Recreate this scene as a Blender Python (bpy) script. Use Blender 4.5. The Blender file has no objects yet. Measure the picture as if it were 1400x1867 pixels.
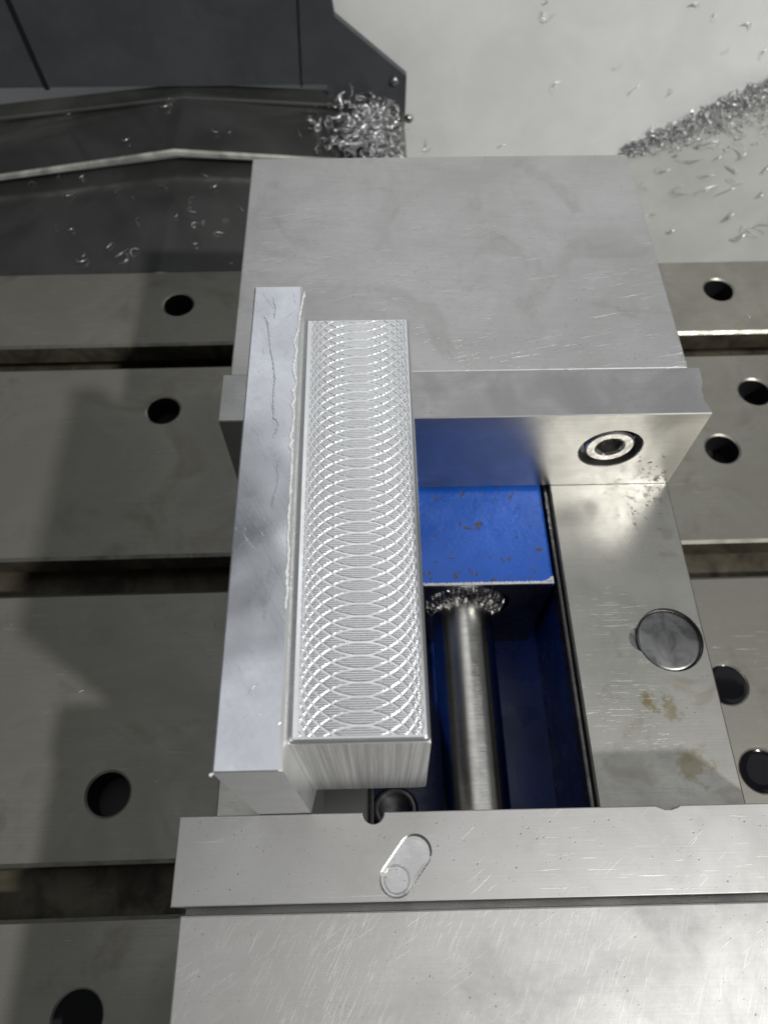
import bpy, bmesh, math, random
import numpy as np
from mathutils import Vector, Matrix

random.seed(7)
rng = np.random.default_rng(7)
S = 0.9375e-3                       # one drawing unit in metres (vise jaw = 160 units = 150 mm)
scene = bpy.context.scene
COL = scene.collection

# ------------------------------------------------------------------ camera
CAM = Vector((49.645, -142.061, 192.214))
pit, yaw, rol = (math.radians(a) for a in (-60.784, 1.526, 0.3))
FPX = 1336.266
fwd = Vector((math.sin(yaw) * math.cos(pit), math.cos(yaw) * math.cos(pit), math.sin(pit)))
r0 = Vector((math.cos(yaw), -math.sin(yaw), 0))
u0 = r0.cross(fwd)
rgt = math.cos(rol) * r0 + math.sin(rol) * u0
upv = -math.sin(rol) * r0 + math.cos(rol) * u0
cd = bpy.data.cameras.new('camera')
cam = bpy.data.objects.new('camera', cd)
COL.objects.link(cam)
m3 = Matrix((rgt, upv, -fwd)).transposed()
cam.matrix_world = Matrix.Translation(CAM * S) @ m3.to_4x4()
cd.sensor_fit = 'VERTICAL'
cd.sensor_height = 36.0
cd.sensor_width = 36.0
cd.lens = FPX / 1867 * 36.0
cd.clip_start = 0.005
cd.clip_end = 20
cd.dof.use_dof = True
cd.dof.focus_distance = 0.178
cd.dof.aperture_fstop = 24.0
scene.camera = cam

# ------------------------------------------------------------------ light
world = bpy.data.worlds.new('World')
scene.world = world
world.use_nodes = True
bg = world.node_tree.nodes['Background']
bg.inputs[0].default_value = (0.93, 0.97, 1.0, 1)
bg.inputs[1].default_value = 0.13


def area(name, loc, target, size, power, color, sy=None):
    ld = bpy.data.lights.new(name, 'AREA')
    ld.energy = power
    ld.color = color
    ld.size = size * S
    if sy:
        ld.shape = 'RECTANGLE'
        ld.size_y = sy * S
    else:
        ld.shape = 'DISK'
    o = bpy.data.objects.new(name, ld)
    COL.objects.link(o)
    o.location = Vector(loc) * S
    o.rotation_euler = (Vector(target) - Vector(loc)).to_track_quat('-Z', 'Y').to_euler()
    return o


area('machine_work_light', (781, -660, 1090), (60, -60, 0), 58, 15.0, (1.0, 0.985, 0.95))
area('overhead_fill_front', (310, -30, 900), (310, -30, 0), 1180, 0.84, (0.97, 0.98, 1.0), 440)  # unseen fill added overhead for the near metal tops to reflect
area('overhead_fill_back', (310, 1015, 900), (310, 1015, 0), 1180, 1.75, (0.96, 0.98, 1.0), 970)  # added fill out of view, mirrored in the far jaw top
area('overhead_fill_middle', (95, 360, 900), (95, 360, 0), 310, 0.26, (0.98, 0.99, 1.0), 340)  # added fill that makes the groove floors of the pattern reflect bright

scene.view_settings.view_transform = 'Standard'
scene.view_settings.look = 'None'
scene.view_settings.exposure = 0.06
scene.view_settings.gamma = 1.0
scene.render.engine = 'CYCLES'
scene.cycles.use_denoising = True
scene.cycles.max_bounces = 8
scene.cycles.glossy_bounces = 6
scene.cycles.transmission_bounces = 6
scene.cycles.sample_clamp_indirect = 8.0
scene.cycles.blur_glossy = 0.3


def ray(u, v):
    return fwd + rgt * ((u - 700) / FPX) - upv * ((v - 933.5) / FPX)


def on_z(u, v, z):
    d = ray(u, v)
    return CAM + d * ((z - CAM.z) / d.z)


def on_y(u, v, y):
    d = ray(u, v)
    return CAM + d * ((y - CAM.y) / d.y)


# ------------------------------------------------------------------ materials
class NT:
    def __init__(self, name):
        self.m = bpy.data.materials.new(name)
        self.m.use_nodes = True
        self.t = self.m.node_tree
        self.b = self.t.nodes['Principled BSDF']
        tc = self.n('ShaderNodeTexCoord')
        mp = self.n('ShaderNodeMapping')
        mp.inputs['Scale'].default_value = (1 / S,) * 3
        self.l(tc.outputs['Object'], mp.inputs['Vector'])
        self.co = mp.outputs['Vector']

    def n(self, typ, **k):
        nd = self.t.nodes.new(typ)
        for a, b in k.items():
            setattr(nd, a, b)
        return nd

    def l(self, a, b):
        self.t.links.new(a, b)

    def set(self, sock, v):
        if hasattr(v, 'is_output') or isinstance(v, bpy.types.NodeSocket):
            self.l(v, sock)
        else:
            sock.default_value = v

    def mapped(self, scale=(1, 1, 1), rot=(0, 0, 0), loc=(0, 0, 0)):
        a = self.n('ShaderNodeMapping')
        a.inputs['Rotation'].default_value = rot
        a.inputs['Location'].default_value = loc
        self.l(self.co, a.inputs['Vector'])
        b = self.n('ShaderNodeMapping')
        b.inputs['Scale'].default_value = scale
        self.l(a.outputs['Vector'], b.inputs['Vector'])
        return b.outputs['Vector']

    def noise(self, scale, detail=3, rough=0.55, vec=None, dist=0.0):
        nd = self.n('ShaderNodeTexNoise')
        nd.inputs['Scale'].default_value = scale
        nd.inputs['Detail'].default_value = detail
        nd.inputs['Roughness'].default_value = rough
        nd.inputs['Distortion'].default_value = dist
        self.l(vec or self.co, nd.inputs['Vector'])
        return nd.outputs['Fac']

    def ramp(self, fac, lo, hi, a=0.0, b=1.0):
        nd = self.n('ShaderNodeMapRange')
        nd.interpolation_type = 'SMOOTHSTEP'
        self.l(fac, nd.inputs[0])
        for i, v in enumerate((lo, hi, a, b)):
            nd.inputs[i + 1].default_value = v
        return nd.outputs[0]

    def math(self, op, a, b=0.0, clamp=False):
        nd = self.n('ShaderNodeMath', operation=op, use_clamp=clamp)
        self.set(nd.inputs[0], a)
        self.set(nd.inputs[1], b)
        return nd.outputs[0]

    def mix(self, fac, a, b):
        nd = self.n('ShaderNodeMix', data_type='RGBA')
        self.set(nd.inputs[0], fac)
        for s, v in ((nd.inputs[6], a), (nd.inputs[7], b)):
            if isinstance(v, tuple):
                s.default_value = (*v, 1) if len(v) == 3 else v
            else:
                self.l(v, s)
        return nd.outputs[2]

    def bump(self, h, strength, dist=0.2, normal=None):
        nd = self.n('ShaderNodeBump')
        nd.inputs['Strength'].default_value = strength
        nd.inputs['Distance'].default_value = dist * S
        self.l(h, nd.inputs['Height'])
        if normal is not None:
            self.l(normal, nd.inputs['Normal'])
        return nd.outputs['Normal']

    def scratches(self, angle, freq=1.2, stretch=30, thr=0.70, mask_scale=0.06, mask=(0.45, 0.62), seed=0):
        v = self.mapped((freq / stretch, freq, freq / stretch), (0, 0, math.radians(angle)), (seed * 31.7, seed * 17.3, 0))
        f = self.noise(1.0, 2, 0.6, v, 0.25)
        s = self.ramp(f, thr, thr + 0.045)
        if mask:
            mk = self.ramp(self.noise(mask_scale, 2, 0.5, self.mapped((1, 1, 1), loc=(seed * 91.1, 7, 3))), *mask)
            s = self.math('MULTIPLY', s, mk)
        return s

    def specks(self, scale, radius, keep=0.75, seed=0):
        vo = self.n('ShaderNodeTexVoronoi')
        vo.inputs['Scale'].default_value = scale
        self.l(self.mapped((1, 1, 1), loc=(seed * 13.1, 0, 0)), vo.inputs['Vector'])
        d = self.ramp(vo.outputs['Distance'], radius, radius * 0.6)
        sp = self.n('ShaderNodeSeparateColor')
        self.l(vo.outputs['Color'], sp.inputs[0])
        k = self.math('GREATER_THAN', sp.outputs[0], keep)
        return self.math('MULTIPLY', d, k)

    def addall(self, lst):
        r = lst[0]
        for x in lst[1:]:
            r = self.math('MAXIMUM', r, x)
        return r


def steel(name, base=(0.56, 0.55, 0.53), rough=0.36, brush=None, brush_str=0.25, scr=(), scr_str=0.35, scr_light=0.25,
          mottle=0.12, mott_scale=0.035, stain=None, specks=0.0, rvar=0.10, pits=0.0, metallic=1.0, wave=0.0, bcol=0.30, spots=()):
    """metal with machining marks (brush = angle), scratches, blotches, oil stains and small pits"""
    k = NT(name)
    big = k.noise(mott_scale, 5, 0.6, dist=0.6)
    fine = k.noise(0.45, 4, 0.7)
    dk = tuple(c * (1 - mottle * 1.6) for c in base)
    lt = tuple(min(1, c * (1 + mottle)) for c in base)
    col = k.mix(k.ramp(big, 0.3, 0.7), dk, lt)
    col = k.mix(k.ramp(fine, 0.35, 0.75, 0, 0.12), col, tuple(c * 0.80 for c in base))
    ro = k.ramp(big, 0.25, 0.75, rough + rvar, rough - rvar * 0.6)
    ro = k.math('ADD', ro, k.ramp(fine, 0.3, 0.7, -0.012, 0.015))
    nrm = None
    if brush is not None:
        v = k.mapped((0.025, 3.6, 0.9), (0, 0, math.radians(brush)))
        bn = k.noise(1.0, 4, 0.65, v)
        col = k.mix(k.ramp(bn, 0.38, 0.72, 0, bcol), col, tuple(c * 0.72 for c in base))
        nrm = k.bump(bn, brush_str, 0.10)
    if scr:
        ss = k.addall([k.scratches(*a) if not isinstance(a, dict) else k.scratches(**a) for a in scr])
        col = k.mix(k.math('MULTIPLY', ss, scr_light), col, (0.86, 0.86, 0.85))
        nrm = k.bump(ss, scr_str, 0.12, nrm)
    if stain:
        sc, lo, hi, scol, amt = stain
        st = k.ramp(k.noise(sc, 5, 0.62, dist=1.2), lo, hi)
        col = k.mix(k.math('MULTIPLY', st, amt), col, scol)
    for (px_, py_, pz_), rad, scol, amt in spots:        # a dried coolant stain with a ragged outline
        dn = k.n('ShaderNodeVectorMath', operation='DISTANCE')
        k.l(k.co, dn.inputs[0])
        dn.inputs[1].default_value = (px_, py_, pz_)
        rag = k.math('ADD', dn.outputs['Value'], k.ramp(k.noise(0.22, 4, 0.65), 0.2, 0.8, -rad * 0.7, rad * 0.7))
        col = k.mix(k.math('MULTIPLY', k.ramp(rag, rad, rad * 0.35), amt), col, scol)
    if specks:
        sp = k.math('MAXIMUM', k.specks(0.55, 0.16, 0.72), k.specks(1.1, 0.2, 0.80, 3))
        mk = k.ramp(k.noise(0.05, 2), 0.42, 0.6)
        sp = k.math('MULTIPLY', sp, mk)
        col = k.mix(k.math('MULTIPLY', sp, specks), col, (0.06, 0.055, 0.05))
        nrm = k.bump(k.math('SUBTRACT', 1.0, sp), 0.18, 0.15, nrm)
    if wave:
        nrm = k.bump(k.noise(0.032, 2, 0.45), 1.0, wave, nrm)
    if pits:
        pn = k.noise(0.9, 4, 0.7)
        nrm = k.bump(pn, pits, 0.25, nrm)
    k.l(col, k.b.inputs['Base Color'])
    k.l(ro, k.b.inputs['Roughness'])
    k.b.inputs['Metallic'].default_value = metallic
    if nrm is not None:
        k.l(nrm, k.b.inputs['Normal'])
    return k.m


def paint(name, base, rough=0.4, chip=None, chip_col=(0.055, 0.045, 0.035), dirt=0.25, bump=0.15, metallic=0.0, chip_scale=0.22, bscale=0.6):
    k = NT(name)
    big = k.noise(0.02, 5, 0.6, dist=0.4)
    col = k.mix(k.ramp(big, 0.3, 0.72), tuple(c * (1 - dirt) for c in base), base)
    nrm = k.bump(k.noise(bscale, 4, 0.6), bump, 0.25)
    ro = k.ramp(k.noise(0.12, 3), 0.3, 0.7, rough - 0.07, rough + 0.10)
    if chip:
        c = k.ramp(k.noise(chip_scale, 4, 0.68, dist=0.3), chip, chip + 0.03)
        col = k.mix(c, col, chip_col)
        nrm = k.bump(k.math('SUBTRACT', 1.0, c), 0.5, 0.3, nrm)
    k.l(col, k.b.inputs['Base Color'])
    k.l(ro, k.b.inputs['Roughness'])
    k.l(nrm, k.b.inputs['Normal'])
    k.b.inputs['Metallic'].default_value = metallic
    return k.m


def simple(name, col, rough, metallic=0.0, trans=0.0, ior=1.45):
    k = NT(name)
    k.b.inputs['Base Color'].default_value = (*col, 1)
    k.b.inputs['Roughness'].default_value = rough
    k.b.inputs['Metallic'].default_value = metallic
    k.b.inputs['Transmission Weight'].default_value = trans
    k.b.inputs['IOR'].default_value = ior
    return k.m


M = {}
M['table'] = steel('table_iron', (0.292, 0.282, 0.245), 0.38, brush=0, brush_str=0.16, mottle=0.10, mott_scale=0.022, bcol=0.45,
                   scr=((0, 1.6, 30, 0.67, 0.03, (0.45, 0.66), 2), (-40, 1.3, 16, 0.70, 0.04, (0.5, 0.66), 3)), scr_light=0.18,
                   stain=(0.022, 0.50, 0.72, (0.13, 0.115, 0.08), 0.45), specks=0.4, metallic=0.65)
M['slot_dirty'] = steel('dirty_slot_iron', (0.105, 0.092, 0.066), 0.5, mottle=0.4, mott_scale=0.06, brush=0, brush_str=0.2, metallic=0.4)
M['slot_edge'] = steel('worn_slot_edge', (0.33, 0.32, 0.28), 0.42, mottle=0.2, mott_scale=0.08)
M['jaw_far'] = steel('jaw_steel_far', (0.62, 0.615, 0.60), 0.37, brush=6, brush_str=0.20, mottle=0.06, mott_scale=0.022, bcol=0.35,
                     scr=((-12, 2.0, 46, 0.645, 0.035, (0.44, 0.6), 1), (-6, 2.4, 30, 0.66, 0.05, (0.46, 0.62), 4), (-50, 2.0, 24, 0.685, 0.05, (0.48, 0.65), 8)),
                     scr_light=0.5, scr_str=0.55, stain=(0.03, 0.52, 0.66, (0.43, 0.42, 0.40), 0.40), specks=0.6)
M['jaw_near'] = steel('jaw_steel_near', (0.455, 0.45, 0.442), 0.58, brush=0, brush_str=0.08, mottle=0.06, mott_scale=0.03, bcol=0.14,
                      scr=((-62, 5.0, 46, 0.625, 0.045, (0.36, 0.56), 1), (-70, 3.6, 50, 0.645, 0.03, (0.42, 0.6), 5), (-30, 3.2, 46, 0.66, 0.04, (0.45, 0.6), 9), (-82, 4.0, 8, 0.70, 0.06, (0.42, 0.6), 12)),
                      scr_light=0.22, scr_str=0.16, specks=0.4)
M['plate'] = steel('jaw_plate_steel', (0.48, 0.474, 0.465), 0.46, bcol=0.14, brush=0, brush_str=0.07, mottle=0.09, mott_scale=0.04,
                   scr=((0, 2.6, 30, 0.66, 0.05, (0.47, 0.6), 3), (-38, 2.8, 44, 0.68, 0.04, (0.5, 0.62), 6)), scr_light=0.2, scr_str=0.18, specks=0.5)
M['recess'] = steel('polished_recess_steel', (0.68, 0.675, 0.66), 0.22, mottle=0.08, mott_scale=0.3, specks=0.6)
M['plate_far'] = steel('jaw_plate_polished', (0.47, 0.465, 0.455), 0.33, brush=0, brush_str=0.10, mottle=0.10, mott_scale=0.05,
                       scr=((0, 1.2, 18, 0.71, 0.05, (0.46, 0.6), 3),), scr_light=0.2, specks=0.6, rvar=0.06)
M['rail'] = steel('rail_steel', (0.43, 0.423, 0.39), 0.36, brush=0, brush_str=0.12, mottle=0.05, mott_scale=0.03,
                  scr=((0, 2.4, 26, 0.65, 0.04, (0.42, 0.58), 2), (-4, 3.0, 16, 0.665, 0.05, (0.44, 0.6), 5)), scr_light=0.28, scr_str=0.22,
                  stain=(0.045, 0.58, 0.70, (0.22, 0.185, 0.11), 0.32), specks=0.5,
                  spots=(((57.0, -82.0, 79.4), 5.0, (0.22, 0.17, 0.06), 0.75), ((64.0, -85.0, 79.4), 4.0, (0.24, 0.19, 0.08), 0.6), ((67, -103, 79.4), 7.0, (0.24, 0.19, 0.08), 0.5)))
M['plug'] = steel('plug_steel', (0.21, 0.21, 0.212), 0.36, mottle=0.35, mott_scale=0.12, specks=0.0, pits=0.1)
M['screw'] = steel('screw_steel', (0.58, 0.565, 0.53), 0.13, mottle=0.12, mott_scale=0.05, brush=0, brush_str=0.5, rvar=0.05, bcol=0.6,
                   stain=(0.05, 0.55, 0.7, (0.3, 0.28, 0.24), 0.35))
M['dark_steel'] = steel('dark_oiled_steel', (0.16, 0.155, 0.15), 0.3, mottle=0.2, mott_scale=0.15, pits=0.2)
M['bolt'] = steel('bolt_steel', (0.42, 0.41, 0.40), 0.28, mottle=0.2, mott_scale=0.3, pits=0.1)
M['grease'] = steel('swarf_grease', (0.35, 0.35, 0.36), 0.22, mottle=0.5, mott_scale=0.6, pits=1.0)
M['blue'] = paint('blue_paint', (0.013, 0.092, 0.46), 0.30, chip=0.61, dirt=0.35, bump=0.55)
M['blue_dark'] = paint('blue_casting_paint', (0.007, 0.036, 0.22), 0.30, chip=0.72, dirt=0.5, bump=0.2, chip_col=(0.14, 0.12, 0.06))
M['bare'] = steel('bare_chipped_metal', (0.75, 0.75, 0.76), 0.3, pits=0.8)
M['alu'] = steel('aluminium_saw_cut', (0.80, 0.815, 0.86), 0.19, brush=62, brush_str=0.08, mottle=0.06, mott_scale=0.05, rvar=0.07, bcol=0.15, wave=0.9,
                 scr=((60, 3.4, 16, 0.68, 0.06, (0.45, 0.6), 1), (-50, 2.6, 16, 0.70, 0.06, (0.45, 0.6), 4)), scr_light=0.2, scr_str=0.35)
M['alu_end'] = steel('aluminium_end_face', (0.70, 0.705, 0.72), 0.36, mottle=0.06, mott_scale=0.08)
M['alu_side'] = steel('aluminium_side_wall', (0.62, 0.63, 0.625), 0.36, mottle=0.05, mott_scale=0.08, metallic=0.7)
M['alu_milled'] = steel('aluminium_milled', (0.90, 0.905, 0.91), 0.24, mottle=0.03, mott_scale=0.1, rvar=0.04)
M['burr'] = steel('aluminium_burr', (0.93, 0.93, 0.94), 0.30, mottle=0.05, mott_scale=0.3, metallic=0.45)
M['crack'] = steel('aluminium_smear', (0.80, 0.81, 0.85), 0.22, mottle=0.05, mott_scale=0.3)
M['hole_shade'] = simple('painted_hole_shade', (0.012, 0.012, 0.014), 0.5)  # darkness inside the deep table holes, put into the colour
M['black_gloss'] = simple('coolant_black', (0.005, 0.005, 0.006), 0.10)
M['black_gloss'].node_tree.nodes['Principled BSDF'].inputs['Specular IOR Level'].default_value = 0.25
M['panel_dark'] = paint('dark_panel_paint', (0.066, 0.072, 0.080), 0.42, dirt=0.25, bump=0.05)
M['slit'] = simple('panel_gap_black', (0.006, 0.006, 0.007), 0.6)
M['white'] = paint('white_enclosure_paint', (0.90, 0.905, 0.895), 0.42, dirt=0.10, bump=0.03)
M['floor_sheet'] = paint('grey_chute_paint', (0.58, 0.59, 0.555), 0.36, dirt=0.15, bump=0.04)
M['cover'] = steel('way_cover_steel', (0.27, 0.266, 0.26), 0.17, brush=0, brush_str=0.05, mottle=0.25, mott_scale=0.015, metallic=0.85, wave=0.5)
M['lip'] = steel('way_cover_lip_highlight', (0.72, 0.70, 0.65), 0.30, brush=0, brush_str=0.1, metallic=0.5, mottle=0.4, mott_scale=0.03)  # paler than the cover sheet: edge highlight put into the base colour
M['chip'] = simple('aluminium_chip', (0.92, 0.92, 0.93), 0.32, 1.0)
M['water'] = simple('coolant_clear', (0.97, 0.98, 0.95), 0.02, 0.0, 1.0, 1.34)

# end-milled streaks on the near face of the workpiece (vertical)
k = NT('aluminium_streaked')
v = k.mapped((1.3, 0.05, 0.012))
st = k.noise(1.0, 5, 0.7, v)
c = k.mix(k.ramp(st, 0.36, 0.66), (0.40, 0.40, 0.40), (0.68, 0.68, 0.675))
k.l(c, k.b.inputs['Base Color'])
k.b.inputs['Metallic'].default_value = 0.75
k.l(k.ramp(st, 0.3, 0.7, 0.55, 0.45), k.b.inputs['Roughness'])
k.l(k.bump(st, 0.35, 0.15), k.b.inputs['Normal'])
M['alu_streak'] = k.m

# ------------------------------------------------------------------ builders
ORIGIN = {}


def link(o, parent):
    COL.objects.link(o)
    if parent is not None:
        o.parent = parent


def obj(name, bm, mat, parent=None, smooth=False, origin=None, loc=None):
    """bm in drawing units (world); becomes ONE mesh object"""
    if parent is not None:
        off = ORIGIN[parent.name]
    else:
        off = Vector(origin) if origin is not None else Vector((0, 0, 0))
    bmesh.ops.recalc_face_normals(bm, faces=bm.faces)
    bm.transform(Matrix.Translation(-off))
    bm.transform(Matrix.Scale(S, 4))
    me = bpy.data.meshes.new(name)
    bm.to_mesh(me)
    bm.free()
    mats = mat if isinstance(mat, (list, tuple)) else [mat]
    for mm in mats:
        me.materials.append(M[mm] if isinstance(mm, str) else mm)
    if smooth:
        for p in me.polygons:
            p.use_smooth = True
    o = bpy.data.objects.new(name, me)
    link(o, parent)
    if parent is None:
        o.location = off * S
    ORIGIN[o.name] = off
    return o


def empty(name, loc):
    o = bpy.data.objects.new(name, None)
    COL.objects.link(o)
    o.location = Vector(loc) * S
    o.empty_display_size = 0.01
    ORIGIN[o.name] = Vector(loc)
    return o


def tag(o, label=None, cat=None, group=None, kind=None):
    if label: o['label'] = label
    if cat: o['category'] = cat
    if group: o['group'] = group
    if kind: o['kind'] = kind
    return o


def box(bm, x0, x1, y0, y1, z0, z1, bev=0.0, seg=2):
    vs = [bm.verts.new(p) for p in ((x0, y0, z0), (x1, y0, z0), (x1, y1, z0), (x0, y1, z0),
                                    (x0, y0, z1), (x1, y0, z1), (x1, y1, z1), (x0, y1, z1))]
    fs = [bm.faces.new([vs[i] for i in q]) for q in ((0, 3, 2, 1), (4, 5, 6, 7), (0, 1, 5, 4), (1, 2, 6, 5), (2, 3, 7, 6), (3, 0, 4, 7))]
    if bev:
        es = list({e for f in fs for e in f.edges})
        bmesh.ops.bevel(bm, geom=es, offset=bev, segments=seg, profile=0.5, affect='EDGES')
    return fs


def circle(cx, cy, r, n=48, a0=0.0, sx=1.0):
    return [(cx + r * sx * math.cos(a0 + 2 * math.pi * i / n), cy + r * math.sin(a0 + 2 * math.pi * i / n)) for i in range(n)]


def sheet(bm, outline, holes, to3):
    """flat face with holes; outline and holes are 2-D loops, to3 maps (a,b)->xyz. Returns vertex loops."""
    loops, edges = [], []
    for lp in [outline] + list(holes):
        vs = [bm.verts.new(to3(a, b)) for a, b in lp]
        loops.append(vs)
        edges += [bm.edges.new((vs[i], vs[(i + 1) % len(vs)])) for i in range(len(vs))]
    bmesh.ops.triangle_fill(bm, use_beauty=True, use_dissolve=False, edges=edges)
    return loops


def wall(bm, loop, fn):
    """extrude a closed vertex loop by mapping each coordinate; returns new loop"""
    nl = [bm.verts.new(fn(Vector(v.co))) for v in loop]
    n = len(loop)
    for i in range(n):
        bm.faces.new((loop[i], loop[(i + 1) % n], nl[(i + 1) % n], nl[i]))
    return nl


def shrink_to(c, k, dz):
    """map a point towards centre c (xy) by factor k and lower by dz"""
    return lambda p: (c[0] + (p.x - c[0]) * k, c[1] + (p.y - c[1]) * k, p.z + dz)


def tube(bm, p0, p1, r, n=32, cap=True, r1=None):
    p0, p1 = Vector(p0), Vector(p1)
    q = (p1 - p0).to_track_quat('Z', 'Y').to_matrix()
    r1 = r if r1 is None else r1
    a = [bm.verts.new(p0 + q @ Vector((r * math.cos(t), r * math.sin(t), 0))) for t in (2 * math.pi * i / n for i in range(n))]
    b = [bm.verts.new(p1 + q @ Vector((r1 * math.cos(t), r1 * math.sin(t), 0))) for t in (2 * math.pi * i / n for i in range(n))]
    for i in range(n):
        bm.faces.new((a[i], a[(i + 1) % n], b[(i + 1) % n], b[i]))
    if cap:
        bm.faces.new(a[::-1])
        bm.faces.new(b)
    return a, b


def lathe(bm, prof, center, axis, n=40):
    """prof: list of (radius, height along axis)"""
    q = Vector(axis).to_track_quat('Z', 'Y').to_matrix()
    c = Vector(center)
    rings = []
    for r, h in prof:
        if r < 1e-6:
            rings.append([bm.verts.new(c + q @ Vector((0, 0, h)))])
        else:
            rings.append([bm.verts.new(c + q @ Vector((r * math.cos(2 * math.pi * i / n), r * math.sin(2 * math.pi * i / n), h))) for i in range(n)])
    for A, B in zip(rings, rings[1:]):
        for i in range(n):
            j = (i + 1) % n
            if len(A) == 1:
                bm.faces.new((A[0], B[i], B[j]))
            elif len(B) == 1:
                bm.faces.new((A[i], A[j], B[0]))
            else:
                bm.faces.new((A[i], A[j], B[j], B[i]))


def edge_bevel(bm, off, seg=2, angle=40):
    es = [e for e in bm.edges if len(e.link_faces) == 2 and e.calc_face_angle(0) > math.radians(angle)]
    bmesh.ops.bevel(bm, geom=es, offset=off, segments=seg, profile=0.5, affect='EDGES')


def extrude_outline(bm, outline, holes, z1, z0):
    """solid plate: outline with through holes between z0 and z1 (no hole floors)"""
    top = sheet(bm, outline, holes, lambda a, b: (a, b, z1))
    bot = sheet(bm, outline, holes, lambda a, b: (a, b, z0))
    for A, B in zip(top, bot):
        n = len(A)
        for i in range(n):
            bm.faces.new((A[i], A[(i + 1) % n], B[(i + 1) % n], B[i]))
    return top, bot


# ------------------------------------------------------------------ setting: machine table
TZ = -123.0
TYAW = math.radians(0.478)
slots = [(279.0, 262.0), (146.2, 130.3), (12.95, -4.77), (-119.24, -136.92), (-252.0, -270.0)]
bm = bmesh.new()
TX0, TX1 = -330.0, 470.0
tops = [204.6, 130.3, -4.77, -136.92]
bots = [146.2, 12.95, -119.24, -252.0]
hole_xy = [(-61.2, 177.0), (-61.2, 100.2), (-61.0, -93.2), (-60.5, -168.5),
           (258.0, 180.0), (258.3, 103.4), (231.1, 66.8), (201.5, -56.0), (206.3, -92.2), (258.0, -30.0), (-138, 140 - 73), (-61.2, 42.0 - 80)]
hole_xy = hole_xy[:9]
HR = 8.6
for yb, ya in zip(tops, bots):
    cham = 1.5
    y0, y1 = ya + cham, yb - cham
    hs, cs = [], []
    for hx, hy in hole_xy:
        if y0 < hy < y1:
            hs.append(circle(hx, hy, HR + 0.9))
            cs.append((hx, hy))
    loops = sheet(bm, [(TX0, y0), (TX1, y0), (TX1, y1), (TX0, y1)], hs, lambda a, b: (a, b, TZ))
    o = loops[0]
    # chamfers and throat walls of the slots on both long sides
    for (i, j, yy) in ((0, 1, ya), (3, 2, yb)):
        prev = (o[i], o[j])
        for q_, (dy, dz) in enumerate(((0, -1.3), (0, -13.0), (7.5 if yy == ya else -7.5, -13.0), (7.5 if yy == ya else -7.5, -26.0))):
            a = bm.verts.new((TX0, yy + dy, TZ + dz))
            b = bm.verts.new((TX1, yy + dy, TZ + dz))
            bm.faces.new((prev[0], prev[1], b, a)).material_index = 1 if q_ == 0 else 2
            prev = (a, b)
    for lp, c_ in zip(loops[1:], cs):
        nf = len(bm.faces)
        l2 = wall(bm, lp, shrink_to(c_, HR / (HR + 0.9), -0.7))
        bm.faces.ensure_lookup_table()
        for f_ in bm.faces[nf:]: f_.material_index = 1
        nf = len(bm.faces)
        l3 = wall(bm, l2, shrink_to(c_, 1.0, -24))
        bm.faces.new(l3)
        bm.faces.ensure_lookup_table()
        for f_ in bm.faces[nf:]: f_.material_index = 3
# slot floors
for ya, yb in ((130.3, 146.2), (-4.77, 12.95), (-136.92, -119.24)):
    vs = [bm.verts.new(p) for p in ((TX0, ya - 7.6, TZ - 26), (TX1, ya - 7.6, TZ - 26), (TX1, yb + 7.6, TZ - 26), (TX0, yb + 7.6, TZ - 26))]
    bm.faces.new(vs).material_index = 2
bm.transform(Matrix.Translation((80, 0, 0)) @ Matrix.Rotation(TYAW, 4, 'Z') @ Matrix.Translation((-80, 0, 0)))
table = tag(obj('machine_table', bm, ['table', 'slot_edge', 'slot_dirty', 'hole_shade']), kind='structure')


def trot(x, y):
    c, s = math.cos(TYAW), math.sin(TYAW)
    return 80 + (x - 80) * c - y * s, (x - 80) * s + y * c


for i, (hx, hy) in enumerate(hole_xy):
    x, y = trot(hx, hy)
    bm = bmesh.new()
    if i in (3, 7, 8):      # holes brim-full of dark coolant
        lathe(bm, [(0, -1.1), (HR * 0.6, -1.0), (HR * 0.88, -0.85), (HR - 0.02, -0.45)], (x, y, TZ), (0, 0, 1), 40)
        obj('coolant_filled_hole', bm, 'black_gloss', table, smooth=True)
    else:
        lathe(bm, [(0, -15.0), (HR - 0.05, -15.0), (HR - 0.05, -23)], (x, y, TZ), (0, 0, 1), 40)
        obj('hole_shade_disc', bm, 'hole_shade', table)  # black disc standing for the shade down the hole

# ------------------------------------------------------------------ setting: way covers, panel, enclosure


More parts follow.
